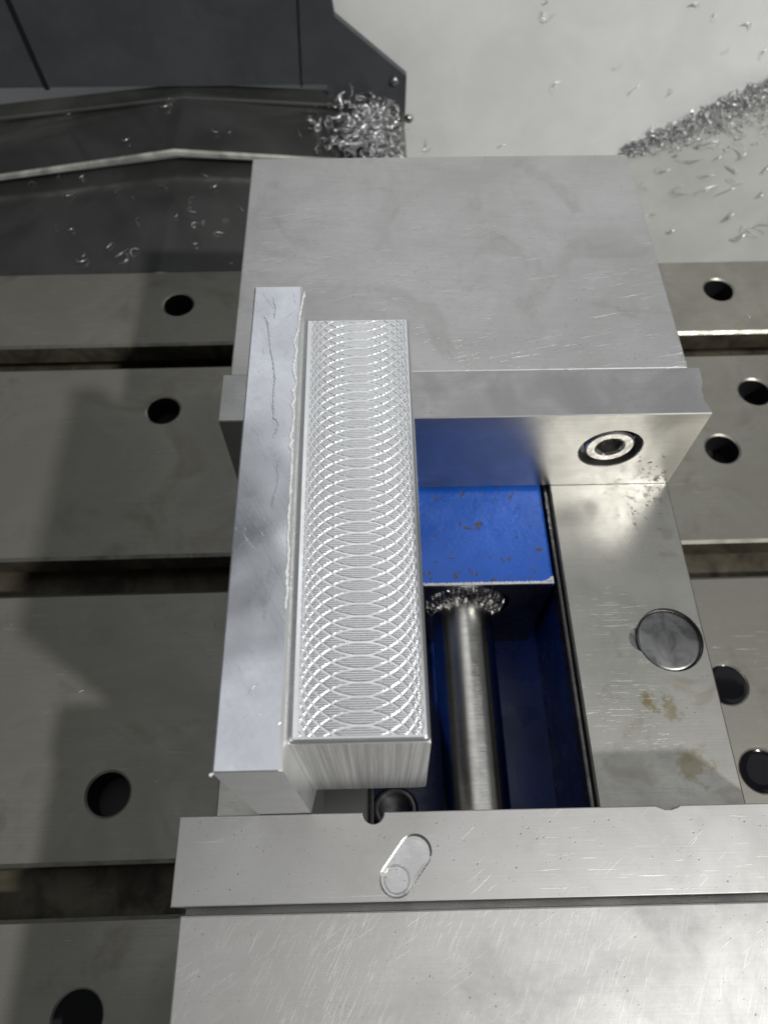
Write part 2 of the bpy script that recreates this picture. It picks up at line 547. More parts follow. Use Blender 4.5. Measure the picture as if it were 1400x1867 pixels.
def gable(name, y0, y1, zr, sl, sr, x0, x1, lip=3.0, mat='cover', parent=None, tilt=0.0):
    xr = -79.0
    bm = bmesh.new()
    pts = [(x0, zr - sl * (xr - x0)), (xr, zr), (x1, zr - sr * (x1 - xr))]
    A = [bm.verts.new((x, y0, z)) for x, z in pts]
    B = [bm.verts.new((x, y1, z + tilt)) for x, z in pts]
    T = 1.6
    A2 = [bm.verts.new((x, y0, z - T)) for x, z in pts]
    B2 = [bm.verts.new((x, y1, z + tilt - T)) for x, z in pts]
    for i in range(2):
        bm.faces.new((A[i], A[i + 1], B[i + 1], B[i]))
        bm.faces.new((A2[i], A2[i + 1], B2[i + 1], B2[i]))
        bm.faces.new((A[i], A[i + 1], A2[i + 1], A2[i]))
        bm.faces.new((B[i], B[i + 1], B2[i + 1], B2[i]))
    bm.faces.new((A[0], B[0], B2[0], A2[0]))
    bm.faces.new((A[2], B[2], B2[2], A2[2]))
    o = obj(name, bm, mat, parent)
    # folded front lip with a rounded nose; the pale lip colour paints its highlight
    bm = bmesh.new()
    prof = [(0.0, 0.35), (-1.3, 0.25), (-1.9, -0.5), (-1.9, -lip), (-0.9, -lip), (-0.9, -1.2), (0.0, -1.0)]
    rows = [[bm.verts.new((x, y0 + py, z + pz)) for py, pz in prof] for x, z in pts]
    for R0, R1 in zip(rows, rows[1:]):
        n = len(prof)
        for i in range(n):
            bm.faces.new((R0[i], R0[(i + 1) % n], R1[(i + 1) % n], R1[i]))
    bm.faces.new(rows[0]); bm.faces.new(rows[-1])
    return o, bm


cover, lipb = gable('way_cover', 207.0, 318.0, -127.6, 0.125, 0.06, -330, 74)
tag(cover, kind='structure')
obj('front_lip', lipb, 'lip', cover)
c2, lipb = gable('cover_section', 310.0, 376.0, -116.2, 0.14, 0.077, -330, 76, parent=cover)
obj('front_lip', lipb, 'lip', c2)
c3, lipb = gable('cover_section', 367.0, 382.0, -114.6, 0.10, 0.06, -330, 30, lip=2.0, parent=cover)
obj('front_lip', lipb, 'cover', c3)

PY = 375.0
bm = bmesh.new()
out = [(-330, -112.5), (22, -112.5), (22.5, -180), (76.9, -180), (77.6, -107.5), (29.4, -67.9), (28.2, -58.0), (27.0, 90), (-330, 90)]
loops = sheet(bm, out, [], lambda a, b: (a, PY, b))
wall(bm, loops[0], lambda p: (p.x, p.y + 6, p.z))
panel = tag(obj('dark_back_panel', bm, 'panel_dark'), kind='structure')
for (xa, za), (xb, zb), w in (((-175.1, -114), (-177.4, -56), 3.4), ((3.6, -114), (6.5, -56), 1.2)):
    bm = bmesh.new()
    dx = (xb - xa) / (zb - za)
    z1 = 90
    vs = [(xa - w / 2, PY - 0.5, za), (xa + w / 2, PY - 0.5, za), (xa + dx * (z1 - za) + w / 2, PY - 0.5, z1), (xa + dx * (z1 - za) - w / 2, PY - 0.5, z1)]
    f = [bm.verts.new(p) for p in vs]
    g = [bm.verts.new((p[0], PY + 0.4, p[2])) for p in vs]
    bm.faces.new(f)
    for i in range(4):
        bm.faces.new((f[i], f[(i + 1) % 4], g[(i + 1) % 4], g[i]))
    obj('panel_gap', bm, 'slit', panel)
for u, v in ((619, 180), (719, 148), (745, 217), (714, 218)):
    p = on_y(u, v, PY - 1)
    bm = bmesh.new()
    lathe(bm, [(3.2, 0), (3.2, 1.2), (2.6, 2.4), (1.4, 3.1), (0, 3.3)], p + Vector((0, 1.0, 0)), (0, -1, 0), 20)
    obj('bolt_head', bm, 'bolt', panel, smooth=True)

WY = 400.0
bm = bmesh.new()
vs = [bm.verts.new(p) for p in ((-330, WY, -330), (620, WY, -330), (620, WY, 160), (-330, WY, 160))]
vb = [bm.verts.new((p.co.x, WY + 8, p.co.z)) for p in vs]
bm.faces.new(vs); bm.faces.new(vb)
for i in range(4):
    bm.faces.new((vs[i], vs[(i + 1) % 4], vb[(i + 1) % 4], vb[i]))
tag(obj('enclosure_wall', bm, 'white'), kind='structure')


def chute_z(x):
    return -183.6 + 0.600 * (x - 258.6)


bm = bmesh.new()
A = [bm.verts.new((x, y, chute_z(x))) for x, y in ((60, 150), (560, 150), (560, WY - 0.5), (60, WY - 0.5))]
B = [bm.verts.new((p.co.x, p.co.y, p.co.z - 3)) for p in A]
bm.faces.new(A); bm.faces.new(B)
for i in range(4):
    bm.faces.new((A[i], A[(i + 1) % 4], B[(i + 1) % 4], B[i]))
tag(obj('chip_chute', bm, 'floor_sheet'), kind='structure')

# ------------------------------------------------------------------ the vise
vise = empty('machine_vise', (80, 0, TZ))
tag(vise, 'steel milling vise with blue casting, open jaws gripping the aluminium workpiece', 'vise')
RZ = -43.6
NEAR = -235.0
FAR = 133.0

# bed: U-shaped blue casting
bm = bmesh.new()
box(bm, 3, 44.6, NEAR, FAR, TZ + 0.05, RZ - 14, 1.0)
box(bm, 117.2, 157.5, NEAR, FAR, TZ + 0.05, RZ - 14, 1.0)
box(bm, 44.0, 117.8, NEAR, FAR, TZ + 0.05, TZ + 17, 0)
box(bm, 44.0, 117.8, -175, -121, TZ + 16.9, RZ - 15, 0)
obj('bed_casting', bm, 'blue_dark', vise)

# right rail with plugged bolt hole
PC, PR_ = (148.1, -61.2), 11.15
CC, CR = (138.6, -61.0), 4.2


def crescent_loop():
    """outline of the union of the plug hole and the small side recess"""
    pts = []
    n = 64
    for i in range(n):
        a = 2 * math.pi * i / n
        x, y = PC[0] + PR_ * math.cos(a), PC[1] + PR_ * math.sin(a)
        if (x - CC[0]) ** 2 + (y - CC[1]) ** 2 > CR ** 2:
            pts.append((a, x, y))
    # order so that the gap is at the end
    gap = max(range(len(pts)), key=lambda i: (pts[(i + 1) % len(pts)][0] - pts[i][0]) % (2 * math.pi))
    pts = pts[gap + 1:] + pts[:gap + 1]
    loop = [(x, y) for a, x, y in pts]
    b0 = math.atan2(loop[-1][1] - CC[1], loop[-1][0] - CC[0])
    b1 = math.atan2(loop[0][1] - CC[1], loop[0][0] - CC[0])
    b0 %= 2 * math.pi
    b1 %= 2 * math.pi
    while b1 < b0: b1 += 2 * math.pi
    for i in range(1, 16):
        a = b0 + (b1 - b0) * i / 16
        loop.append((CC[0] + CR * math.cos(a), CC[1] + CR * math.sin(a)))
    return loop


def rail_mesh(xa, xb, holes):
    bm = bmesh.new()
    c = 0.55
    outl = [(xa + c, NEAR), (xb - c, NEAR), (xb - c, FAR), (xa + c, FAR)]
    loops = sheet(bm, outl, holes, lambda a, b: (a, b, RZ))
    o = loops[0]
    for (i, j, x) in ((0, 3, xa), (1, 2, xb)):
        prev = (o[i], o[j])
        for z in (RZ - c, RZ - 14):
            a = bm.verts.new((x, NEAR, z)); b = bm.verts.new((x, FAR, z))
            bm.faces.new((prev[0], prev[1], b, a))
            prev = (a, b)
    return bm, loops[1:]


bm, hl = rail_mesh(115.5, 160.2, [crescent_loop()])
nl = wall(bm, hl[0], lambda p: (p.x, p.y, p.z - 2.2))
bm.faces.new(nl).material_index = 1
obj('rail', bm, ['rail', 'plug'], vise)
bm, _ = rail_mesh(0.5, 46.1, [])
obj('rail', bm, 'rail', vise)
bm = bmesh.new()
lathe(bm, [(0, -1.0), (PR_ - 1.6, -1.0), (PR_ - 0.9, -1.15), (PR_ - 0.35, -1.7), (PR_ - 0.35, -2.15)], (PC[0], PC[1], RZ), (0, 0, 1), 56)
obj('rail_plug', bm, 'plug', vise, smooth=True)
# guide strips just inside the rails
for xa, xb in ((113.7, 115.2), (46.4, 47.9)):
    bm = bmesh.new()
    box(bm, xa, xb, NEAR + 30, FAR - 2, RZ - 9, RZ - 2.2, 0.5)
    obj('guide_strip', bm, 'dark_steel', vise)

# blue nut block with chipped edge, bore and screw
SX, SZ, SR = 82.0, -69.0, 11.2
BZ = RZ - 2.0
bm = bmesh.new()
by_ = -39.2
front = [(50, BZ - 62), (112.6, BZ - 62), (112.6, BZ - 0.9), (111.7, BZ), (50.9, BZ), (50, BZ - 0.9)]
loops = sheet(bm, front, [circle(SX + 1.2, -64.0, 16.2, 48)], lambda a, b: (a, by_, b))
bk = [bm.verts.new((v.co.x, 60, v.co.z)) for v in loops[0]]
n = len(bk)
for i in range(n):
    bm.faces.new((loops[0][i], loops[0][(i + 1) % n], bk[(i + 1) % n], bk[i]))
bm.faces.new(bk)
es = [e for e in bm.edges if len(e.link_faces) == 2 and abs(e.verts[0].co.y - by_) < 1e-3 and abs(e.verts[1].co.y - by_) < 1e-3 and min(e.verts[0].co.z, e.verts[1].co.z) > BZ - 2 and e.calc_face_angle(0) > 0.5]
bmesh.ops.bevel(bm, geom=es, offset=0.7, segments=2, profile=0.5, affect='EDGES')
fr = [f for f in bm.faces if abs(f.calc_center_median().y - by_) < 0.05]
for f in fr: f.material_index = 1
hl = [v for v in loops[1]]
nl = wall(bm, hl, lambda p: (p.x, p.y + 10, p.z))
bm.faces.new(nl)
for f in bm.faces:
    if f.calc_center_median().y > by_ + 4 and all(abs((v.co.x - SX - 1.2) ** 2 + (v.co.z + 64) ** 2 - 16.2 ** 2) < 3 for v in f.verts): f.material_index = 1
nut = obj('nut_block', bm, ['blue', 'dark_steel'], vise)
# paint chipped to bare metal along the upper front edge
bm = bmesh.new()
N = 220
rows = []
for i in range(N + 1):
    t = i / N
    x = 50.5 + t * 62.0
    w = 0.35 + 0.55 * abs(math.sin(i * 1.7) * math.sin(i * 0.61 + 1)) + 0.3 * random.random() + (2.2 * max(0, (t - 0.93) / 0.07) ** 2)
    d = 0.25 + 0.2 * random.random()
    rows.append([bm.verts.new((x, by_ + 0.3 + w, BZ + 0.03)), bm.verts.new((x, by_ + 0.1 - 0.1 * random.random(), BZ + 0.05 - 0.12 * random.random())), bm.verts.new((x, by_ - 0.06, BZ - 0.5 - d))])
for a, b in zip(rows, rows[1:]):
    for i in range(2):
        bm.faces.new((a[i], a[i + 1], b[i + 1], b[i]))
obj('chipped_paint_edge', bm, 'bare', nut)
# swarf-packed grease in the bore
bm = bmesh.new()
prof_r = [9.6, 10.9, 12.2, 13.4, 14.5, 15.4]
n = 110
rings = []
for k_, r in enumerate(prof_r):
    rings.append([bm.verts.new((SX + 0.6 * (k_ / 5) + r * math.cos(2 * math.pi * i / n), by_ + 0.4 - 2.6 * (1 - abs(k_ - 2) / 4) * random.random() + (1.5 if k_ == 5 else 0),
                                SZ + 5.0 * (k_ / 5) + r * math.sin(2 * math.pi * i / n) + random.uniform(-.3, .3))) for i in range(n)])
for A, B in zip(rings, rings[1:]):
    for i in range(n):
        bm.faces.new((A[i], A[(i + 1) % n], B[(i + 1) % n], B[i]))
tag(obj('packed_swarf', bm, 'grease', nut), kind='stuff')
bm = bmesh.new()
prof = [(SR * 0.97, 0)]
for i in range(1, 60):
    prof.append((SR + 0.035 * math.sin(i * 2.3) + 0.03 * random.random(), i * 150 / 60))
lathe(bm, prof, (SX, by_ + 20, SZ), (0, -1, 0), 64)
obj('lead_screw', bm, 'screw', vise, smooth=True)
bm = bmesh.new()
lathe(bm, [(0, 1.2), (5.0, 1.4), (5.6, 2.0), (7.6, 2.4), (8.2, 1.6), (8.2, -6)], (55.0, -108.0, -86.0), (0.0, 0.25, 1), 32)
obj('bearing_collar', bm, 'dark_steel', vise, smooth=True)

# far jaw (body, plate, screw)
bm = bmesh.new()
box(bm, 2.1, 156.7, 19.3, 133.3, RZ + 0.05, -0.25, 0.5)
fj = obj('sliding_jaw', bm, 'jaw_far', vise)
SCX, SCZ, CBR = 132.2, -20.0, 10.9
chip_edge = [(160.0, 0.0), (159.9, 1.6), (159.0, 4.4), (158.5, 6.0), (158.9, 7.6), (158.6, 9.3), (159.4, 11.6), (159.9, 13.2), (160.2, 19.0)]
bm = bmesh.new()
c = 0.35
front = [(0.0, RZ + 0.3), (160.0, RZ + 0.3), (160.0, -c), (0.0, -c)]
loops = sheet(bm, front, [circle(SCX, SCZ, CBR + 0.3, 56)], lambda a, b: (a, 0.0, b))
f = loops[0]
# top outline with the nicked right end
topo = [(0.0, c)] + [(x - 0.0, max(y, c)) for x, y in chip_edge[1:]] + [(0.0, 19.0)]
tv = [bm.verts.new((0.0, c, 0.0)), bm.verts.new((160.0, c, 0.0))] + [bm.verts.new((x, y, 0.0)) for x, y in chip_edge[1:]] + [bm.verts.new((0.0, 19.0, 0.0))]
bm.faces.new(tv)
bv = [bm.verts.new((v.co.x, v.co.y, RZ + 0.3)) for v in tv]
bm.faces.new((f[3], f[2], tv[1], tv[0]))
for i in range(1, len(tv)):
    j = (i + 1) % len(tv)
    bm.faces.new((tv[i], tv[j], bv[j], bv[i]))
bm.faces.new((f[2], f[1], bv[1], tv[1]))
bm.faces.new((f[3], f[0], bv[0], tv[0]))
l2 = wall(bm, loops[1], lambda p: (SCX + (p.x - SCX) * CBR / (CBR + 0.3), 0.3, SCZ + (p.z - SCZ) * CBR / (CBR + 0.3)))
l3 = wall(bm, l2, lambda p: (p.x, 9.0, p.z))
bm.faces.new(l3)
plate_far = obj('jaw_plate', bm, 'plate_far', fj)
# socket head cap screw
bm = bmesh.new()
HRD = 8.6
hexa = [(SCX + 4.7 * math.cos(math.pi / 3 * i + 0.3), SCZ + 4.7 * math.sin(math.pi / 3 * i + 0.3)) for i in range(6)]
rim = circle(SCX, SCZ, HRD - 0.7, 48)
lp = sheet(bm, rim, [circle(SCX, SCZ, 5.3, 48)], lambda a, b: (a, 0.9, b))
o2 = wall(bm, lp[0], lambda p: (SCX + (p.x - SCX) * HRD / (HRD - 0.7), 1.5, SCZ + (p.z - SCZ) * HRD / (HRD - 0.7)))
wall(bm, o2, lambda p: (p.x, 8.9, p.z))
# chamfer into the hexagonal socket
hx = [bm.verts.new((a, 1.6, b)) for a, b in hexa]
n = 48
cone = lp[1]
idx = []
for v in cone:
    a = math.atan2(v.co.z - SCZ, v.co.x - SCX)
    idx.append(int(round((a - 0.3) / (math.pi / 3))) % 6)
for i in range(n):
    j = (i + 1) % n
    if idx[i] == idx[j]:
        bm.faces.new((cone[i], cone[j], hx[idx[i]]))
    else:
        bm.faces.new((cone[i], cone[j], hx[idx[j]], hx[idx[i]]))
h2 = wall(bm, hx, lambda p: (p.x, 7.5, p.z))
bm.faces.new(h2)
obj('cap_screw', bm, 'bolt', fj)

# near jaw: plate with notch, chip and oblong pocket, body behind it
NY, NB = -118.6, -138.1
ob_a, ob_b, ob_r = Vector((53.2, -133.5)), Vector((57.9, -127.6)), 4.0


def stadium(r, n=14):
    d = (ob_b - ob_a).normalized()
    ang = math.atan2(d.y, d.x)
    pts = [(ob_b.x + r * math.cos(ang - math.pi / 2 + math.pi * i / n), ob_b.y + r * math.sin(ang - math.pi / 2 + math.pi * i / n)) for i in range(n + 1)]
    pts += [(ob_a.x + r * math.cos(ang + math.pi / 2 + math.pi * i / n), ob_a.y + r * math.sin(ang + math.pi / 2 + math.pi * i / n)) for i in range(n + 1)]
    return pts


outl = [(0.9, NB), (170.0, NB), (170.0, NY)]
outl += [(123.4, NY), (122.6, NY - 0.45), (121.0, NY - 0.9), (119.4, NY - 0.85), (118.2, NY - 0.35), (117.2, NY)]
outl += [(48.0 + 2.65 * math.cos(-math.pi * i / 16), NY + 2.65 * math.sin(-math.pi * i / 16)) for i in range(17)]
outl += [(0.9, NY)]
bm = bmesh.new()
top = sheet(bm, outl, [stadium(ob_r)], lambda a, b: (a, b, 0.0))
lo = wall(bm, top[0], lambda p: (p.x, p.y, RZ + 0.3))
bm.faces.new(lo)
bevel_edges = [e for e in bm.edges if e.verts[0] in top[0] and e.verts[1] in top[0] and len(e.link_faces) == 2 and e.calc_face_angle(0) > 1.0]
nf = len(bm.faces)
p2 = wall(bm, top[1], lambda p: (p.x, p.y, p.z - 0.15))
ctr = (ob_a + ob_b) / 2
p3 = wall(bm, p2, lambda p: (ctr.x + (p.x - ctr.x) * 0.93, ctr.y + (p.y - ctr.y) * 0.93, -1.25))
p4 = wall(bm, p3, lambda p: (ctr.x + (p.x - ctr.x) * 0.90, ctr.y + (p.y - ctr.y) * 0.90, -1.30))
bm.faces.new(p4)
bm.faces.ensure_lookup_table()
for f_ in bm.faces[nf:]: f_.material_index = 1
bmesh.ops.bevel(bm, geom=bevel_edges, offset=0.28, segments=2, profile=0.5, affect='EDGES')
bmB = bmesh.new()
box(bmB, 3.2, 172, NEAR, NB - 1.7, RZ + 0.05, -0.35, 0.45)
# groove floor under the joint
box(bmB, 3.0, 170, NB - 1.68, NB - 0.02, RZ + 0.05, -7.0, 0)
nj = obj('fixed_jaw', bmB, 'jaw_near', vise)
obj('jaw_plate', bm, ['plate', 'recess'], nj)
bm = bmesh.new()
lathe(bm, [(3.25, -1.30), (3.15, -1.18), (2.95, -1.16), (2.8, -1.24), (0, -1.25)], (ob_a.x + 0.15, ob_a.y + 0.1, 0), (0, 0, 1), 40)
obj('pocket_disc', bm, 'recess', nj)

# ------------------------------------------------------------------ the workpiece
FZ, PZ = 57.0, 52.0
FL, FR = 20.16, 32.8
F0, F1 = -118.5, -0.15
work = empty('workpiece', (26.5, -60, RZ))
tag(work, 'bright aluminium L-shaped bar with milled overlapping-circle pattern, clamped upright in the vise', 'workpiece')
# flange: extruded section with chamfered right shoulder
bm = bmesh.new()
sec = [(FL + 0.2, RZ + 0.05), (FR, RZ + 0.05), (FR, FZ - 1.4), (FR - 0.25, FZ - 0.35), (FR - 0.9, FZ), (FL + 0.35, FZ), (FL, FZ - 0.35), (FL, RZ + 0.3)]
A = [bm.verts.new((x, F0, z)) for x, z in sec]
B = [bm.verts.new((x, F1, z)) for x, z in sec]
fa = bm.faces.new(A); fb = bm.faces.new(B)
n = len(sec)
for i in range(n):
    bm.faces.new((A[i], A[(i + 1) % n], B[(i + 1) % n], B[i])).material_index = 1 if i in (1, 2, 3) else 0
fa.material_index = fb.material_index = 2
es = [e for e in fa.edges if min(v.co.z for v in e.verts) > FZ - 1]
bmesh.ops.bevel(bm, geom=es, offset=0.25, segments=2, profile=0.5, affect='EDGES')
obj('flange', bm, ['alu', 'alu_side', 'alu_end'], work)

# block body (all but the patterned top)
B0, B1 = -112.8, -6.8
BXR, BXB, BZB = 59.55, 61.2, -2.0
PX0, PX1 = 34.35, 58.35
PYN, PYF = B0 + 1.25, B1 - 0.35
bm = bmesh.new()


def bsec(y, inset):
    zt = PZ - inset * 0.0
    r = 1.25
    right = [(BXR - r + r * math.sin(a), PZ - r + r * math.cos(a)) for a in (math.radians(d) for d in (0, 22.5, 45, 67.5, 90))]
    low = [(BXB - 1.9 + 1.9 * math.cos(a), BZB + 1.9 - 1.9 * math.sin(a)) for a in (math.radians(d) for d in (0, 30, 60, 90))]
    return [(FR + 0.02, PZ + 0.9), (FR + 0.25, PZ + 0.35), (FR + 0.75, PZ + 0.06), (PX0, PZ)] + right + low + [(FR + 0.02, BZB)]


# cross-section loops along y: near face, rounded near edge, far edge
sec = bsec(0, 0)
ns = len(sec)
ring = []
R = 1.2
stations = [(B0 + R - R * math.cos(math.radians(d)), R - R * math.sin(math.radians(d))) for d in (0, 18, 36, 54, 72, 90)] + [(B1 - 0.35, 0.0), (B1, 0.35)]
for y, drop in stations:
    row = []
    for i, (x, z) in enumerate(sec):
        zz = z - drop if z > PZ - 1.6 else z
        xx = x
        row.append(bm.verts.new((xx, y, zz)))
    ring.append(row)
for a_i, (ra, rb) in enumerate(zip(ring, ring[1:])):
    for i in range(ns):
        j = (i + 1) % ns
        if a_i == 5 and i == 3:
            continue                      # the patterned field goes here
        bm.faces.new((ra[i], ra[j], rb[j], rb[i]))
f0 = bm.faces.new(ring[0]); f1 = bm.faces.new(ring[-1])
f0.material_index = 1
f1.material_index = 1
block = obj('grip_block', bm, ['alu_milled', 'alu_streak'], work)
md = block.modifiers.new('soft', 'WEIGHTED_NORMAL') if False else None

# patterned field: overlapping circles cut over fine cross ridges, as a height field
PITCH = 2.733
RC = PITCH * 4.5
XC = (PX0 + PX1) / 2 + 0.1
x0p, x1p = PX0, BXR - 1.25
y0p, y1p = B0 + R, B1 - 0.35
NX, NYY = 330, 2100
X = np.linspace(x0p, x1p, NX)
Y = np.linspace(y0p, y1p, NYY)
XX, YY = np.meshgrid(X, Y)
rib = np.abs(np.sin(np.pi * (YY - y0p) / (PITCH / 6)))
H = -0.06 + 0.12 * rib ** 0.8
u = np.clip((XX - XC) / RC, -1, 1)
dd = np.full_like(XX, 9.0)
JIT = rng.normal(0, 0.012, 97)
WID = rng.normal(0, 0.022, 97)
arc = RC * np.sqrt(1 - u * u)
slope = np.abs(u) / np.sqrt(np.maximum(1 - u * u, 1e-3))
for sgn in (1, -1):
    ph = (YY - sgn * arc + 111.0) / PITCH
    ci = np.round(ph).astype(int) % 97
    dv = np.abs(ph - np.round(ph) + JIT[ci]) * PITCH
    dist = dv / np.sqrt(1 + slope ** 2) + WID[ci]
    # radial distance close to the sides, where the circles run lengthways
    dd = np.minimum(dd, dist)
g = 0.5 + 0.5 * np.cos(np.pi * np.clip((dd - 0.11) / 0.22, 0, 1))      # smooth round-bottomed groove
floor = -0.078
H = H * (1 - np.clip(g * 6, 0, 1)) + floor * g
edge = np.minimum(np.minimum(XX - x0p, x1p - XX) / 0.35, np.minimum(YY - y0p, y1p - YY) / 0.2)
H = H * np.clip(edge, 0, 1)
H += rng.normal(0, 0.003, H.shape)
co = np.stack([XX, YY, PZ + H - 0.01], -1).reshape(-1, 3)
off = np.array(ORIGIN[work.name])
co = ((co - off) * S).astype(np.float32)
me = bpy.data.meshes.new('milled_pattern')
idx = np.arange(NX * NYY).reshape(NYY, NX)
q = np.stack([idx[:-1, :-1], idx[:-1, 1:], idx[1:, 1:], idx[1:, :-1]], -1).reshape(-1, 4)
me.vertices.add(len(co)); me.vertices.foreach_set('co', co.ravel())
me.loops.add(q.size); me.loops.foreach_set('vertex_index', q.ravel().astype(np.int32))
me.polygons.add(len(q)); me.polygons.foreach_set('loop_start', np.arange(0, q.size, 4, dtype=np.int32))
me.polygons.foreach_set('use_smooth', np.ones(len(q), dtype=bool))
me.update(calc_edges=True)
me.materials.append(M['alu_milled'])
po = bpy.data.objects.new('milled_pattern', me)
link(po, work)


def ribbon(name, pxs, z, width, height, parent, mat='burr', jitter=0.12, step=0.45):
    """raised ragged ridge following picture points projected on the plane z"""
    P = [on_z(u, v, z) for u, v in pxs]
    pts = []
    for a, b in zip(P, P[1:]):
        nn = max(1, int((b - a).length / step))
        pts += [a.lerp(b, i / nn) for i in range(nn)]
    pts.append(P[-1])
    bm = bmesh.new()
    rows = []
    for i, p in enumerate(pts):
        t = (pts[min(i + 1, len(pts) - 1)] - pts[max(i - 1, 0)]).normalized()
        nn = Vector((t.y, -t.x, 0))
        e = min(1, i / 3, (len(pts) - 1 - i) / 3)
        w = width * (0.35 + 0.65 * random.random()) * (0.25 + 0.75 * e)
        h = height * (0.4 + 0.6 * random.random()) * e + 0.02
        q_ = p + Vector((random.uniform(-jitter, jitter), random.uniform(-jitter, jitter), 0))
        rows.append([bm.verts.new(q_ - nn * w / 2 + Vector((0, 0, 0.005))), bm.verts.new(q_ + Vector((0, 0, h))), bm.verts.new(q_ + nn * w / 2 + Vector((0, 0, 0.005)))])
    for a, b in zip(rows, rows[1:]):
        bm.faces.new((a[0], a[1], b[1], b[0]))
        bm.faces.new((a[1], a[2], b[2], b[1]))
    return obj(name, bm, mat, parent, smooth=True)


ribbon('burr', [(556, 530), (551, 552), (546, 576), (544, 601), (536, 623), (541, 640), (538, 655), (534, 672), (539, 690), (541, 700), (533, 714), (538, 728), (532, 738), (536, 752), (534, 775), (531, 790), (528, 797), (534, 803), (527, 813), (533, 820), (531, 860), (529, 905), (527, 935), (525, 980), (526, 1010), (523, 1040), (524, 1075), (520, 1110)], FZ, 0.9, 0.5, work)
ribbon('burr', [(481, 575), (489, 592), (491, 625), (497, 655), (501, 690), (498, 725), (498, 762), (508, 772), (497, 800)], FZ, 0.5, 0.26, work, 'crack')
ribbon('burr', [(510, 835), (505, 850), (507, 870), (503, 890), (498, 905), (496, 935)], FZ, 0.42, 0.22, work, 'crack')
ribbon('burr', [(500, 1010), (489, 1065), (484, 1100), (480, 1140)], FZ, 0.4, 0.2, work, 'crack')
ribbon('burr', [(497, 542), (502, 560), (500, 582)], FZ, 0.42, 0.22, work, 'crack')
for q_ in range(16):
    u_, v_ = random.uniform(450, 545), random.uniform(530, 1000)
    u_ = 470 - (v_ - 520) * 0.09 + random.uniform(15, 75)
    ribbon('burr', [(u_, v_), (u_ + random.uniform(-6, 6), v_ + random.uniform(3, 12))], FZ, 0.4, 0.25, work, 'crack')
bm = bmesh.new()
p = on_z(385, 1413, FZ - 1)
bmesh.ops.create_icosphere(bm, subdivisions=2, radius=0.3, matrix=Matrix.Translation(p))
for v in bm.verts: v.co += Vector((random.uniform(-.15, .15), random.uniform(-.15, .15), random.uniform(-.15, .15)))
obj('burr', bm, 'burr', work)

# ------------------------------------------------------------------ coolant drops
bm = bmesh.new()


def dome(bm, p, nrm, r, h):
    q_ = Vector(nrm).to_track_quat('Z', 'Y').to_matrix()
    sx, sy, rot = random.uniform(0.7, 1.3), random.uniform(0.7, 1.3), random.random() * 6
    n_ = 12
    rings_ = []
    for rr, hh in ((1.0, -0.02), (0.92, 0.35), (0.72, 0.7), (0.4, 0.93)):
        rings_.append([bm.verts.new(p + q_ @ Vector((r * rr * sx * math.cos(2 * math.pi * i / n_ + rot), r * rr * sy * math.sin(2 * math.pi * i / n_ + rot), h * hh))) for i in range(n_)])
    for A_, B_ in zip(rings_, rings_[1:]):
        for i in range(n_):
            bm.faces.new((A_[i], A_[(i + 1) % n_], B_[(i + 1) % n_], B_[i]))
    bm.faces.new(rings_[-1])
    bm.faces.new(rings_[0][::-1])


for i in range(44):
    u_ = 1215 - abs(random.gauss(0, 28)); v_ = 878 - abs(random.gauss(0, 24))
    p = on_y(u_, v_, 0.0)
    if RZ + 1.5 < p.z < -3 and p.x < 159 and (p.x - SCX) ** 2 + (p.z - SCZ) ** 2 > 160:
        dome(bm, p, (0, -1, 0), random.uniform(0.2, 0.7), random.uniform(0.06, 0.18))
for i in range(46):
    u_ = 1205 - abs(random.gauss(0, 55)); v_ = 886 + abs(random.gauss(0, 34))
    p = on_z(u_, v_, RZ)
    if p.y < -0.8 and 117 < p.x < 158.5:
        dome(bm, p, (0, 0, 1), random.uniform(0.2, 0.75), random.uniform(0.05, 0.16))
tag(obj('coolant_drops', bm, 'water', smooth=True), 'clear coolant drops around the wet corner where jaw plate meets rail', 'droplets', kind='stuff')

# ------------------------------------------------------------------ aluminium chips


def chip_into(bm, mat4, L=6.0, w=1.0, curl=1.2, twist=0.6, n=9, th=0.14):
    """curled ribbon chip"""
    rows_ = []
    ang = 0.0
    p = Vector((0, 0, 0))
    for i in range(n + 1):
        t = i / n
        d = Vector((math.cos(ang), math.sin(ang) * 0.9, 0.25 * math.sin(t * 5 + twist)))
        tw = twist * t * 3
        side = Vector((-math.sin(ang) * math.cos(tw), math.cos(ang) * math.cos(tw), math.sin(tw)))
        up_ = d.cross(side).normalized() * th
        ww = w * (0.35 + 0.65 * math.sin(math.pi * min(1, t * 1.1 + 0.05)))
        rows_.append([bm.verts.new(mat4 @ (p + side * ww / 2)), bm.verts.new(mat4 @ (p + up_)), bm.verts.new(mat4 @ (p - side * ww / 2))])
        p = p + d * (L / n)
        ang += curl * (3.0 / n) * (1 + 0.4 * math.sin(t * 7))
    for a, b in zip(rows_, rows_[1:]):
        bm.faces.new((a[0], a[1], b[1], b[0]))
        bm.faces.new((a[1], a[2], b[2], b[1]))
        bm.faces.new((a[2], a[0], b[0], b[2]))


def rnd_rot():
    return Matrix.Rotation(random.uniform(0, 6.28), 4, 'Z') @ Matrix.Rotation(random.uniform(-1.2, 1.2), 4, 'X') @ Matrix.Rotation(random.uniform(-1.2, 1.2), 4, 'Y')


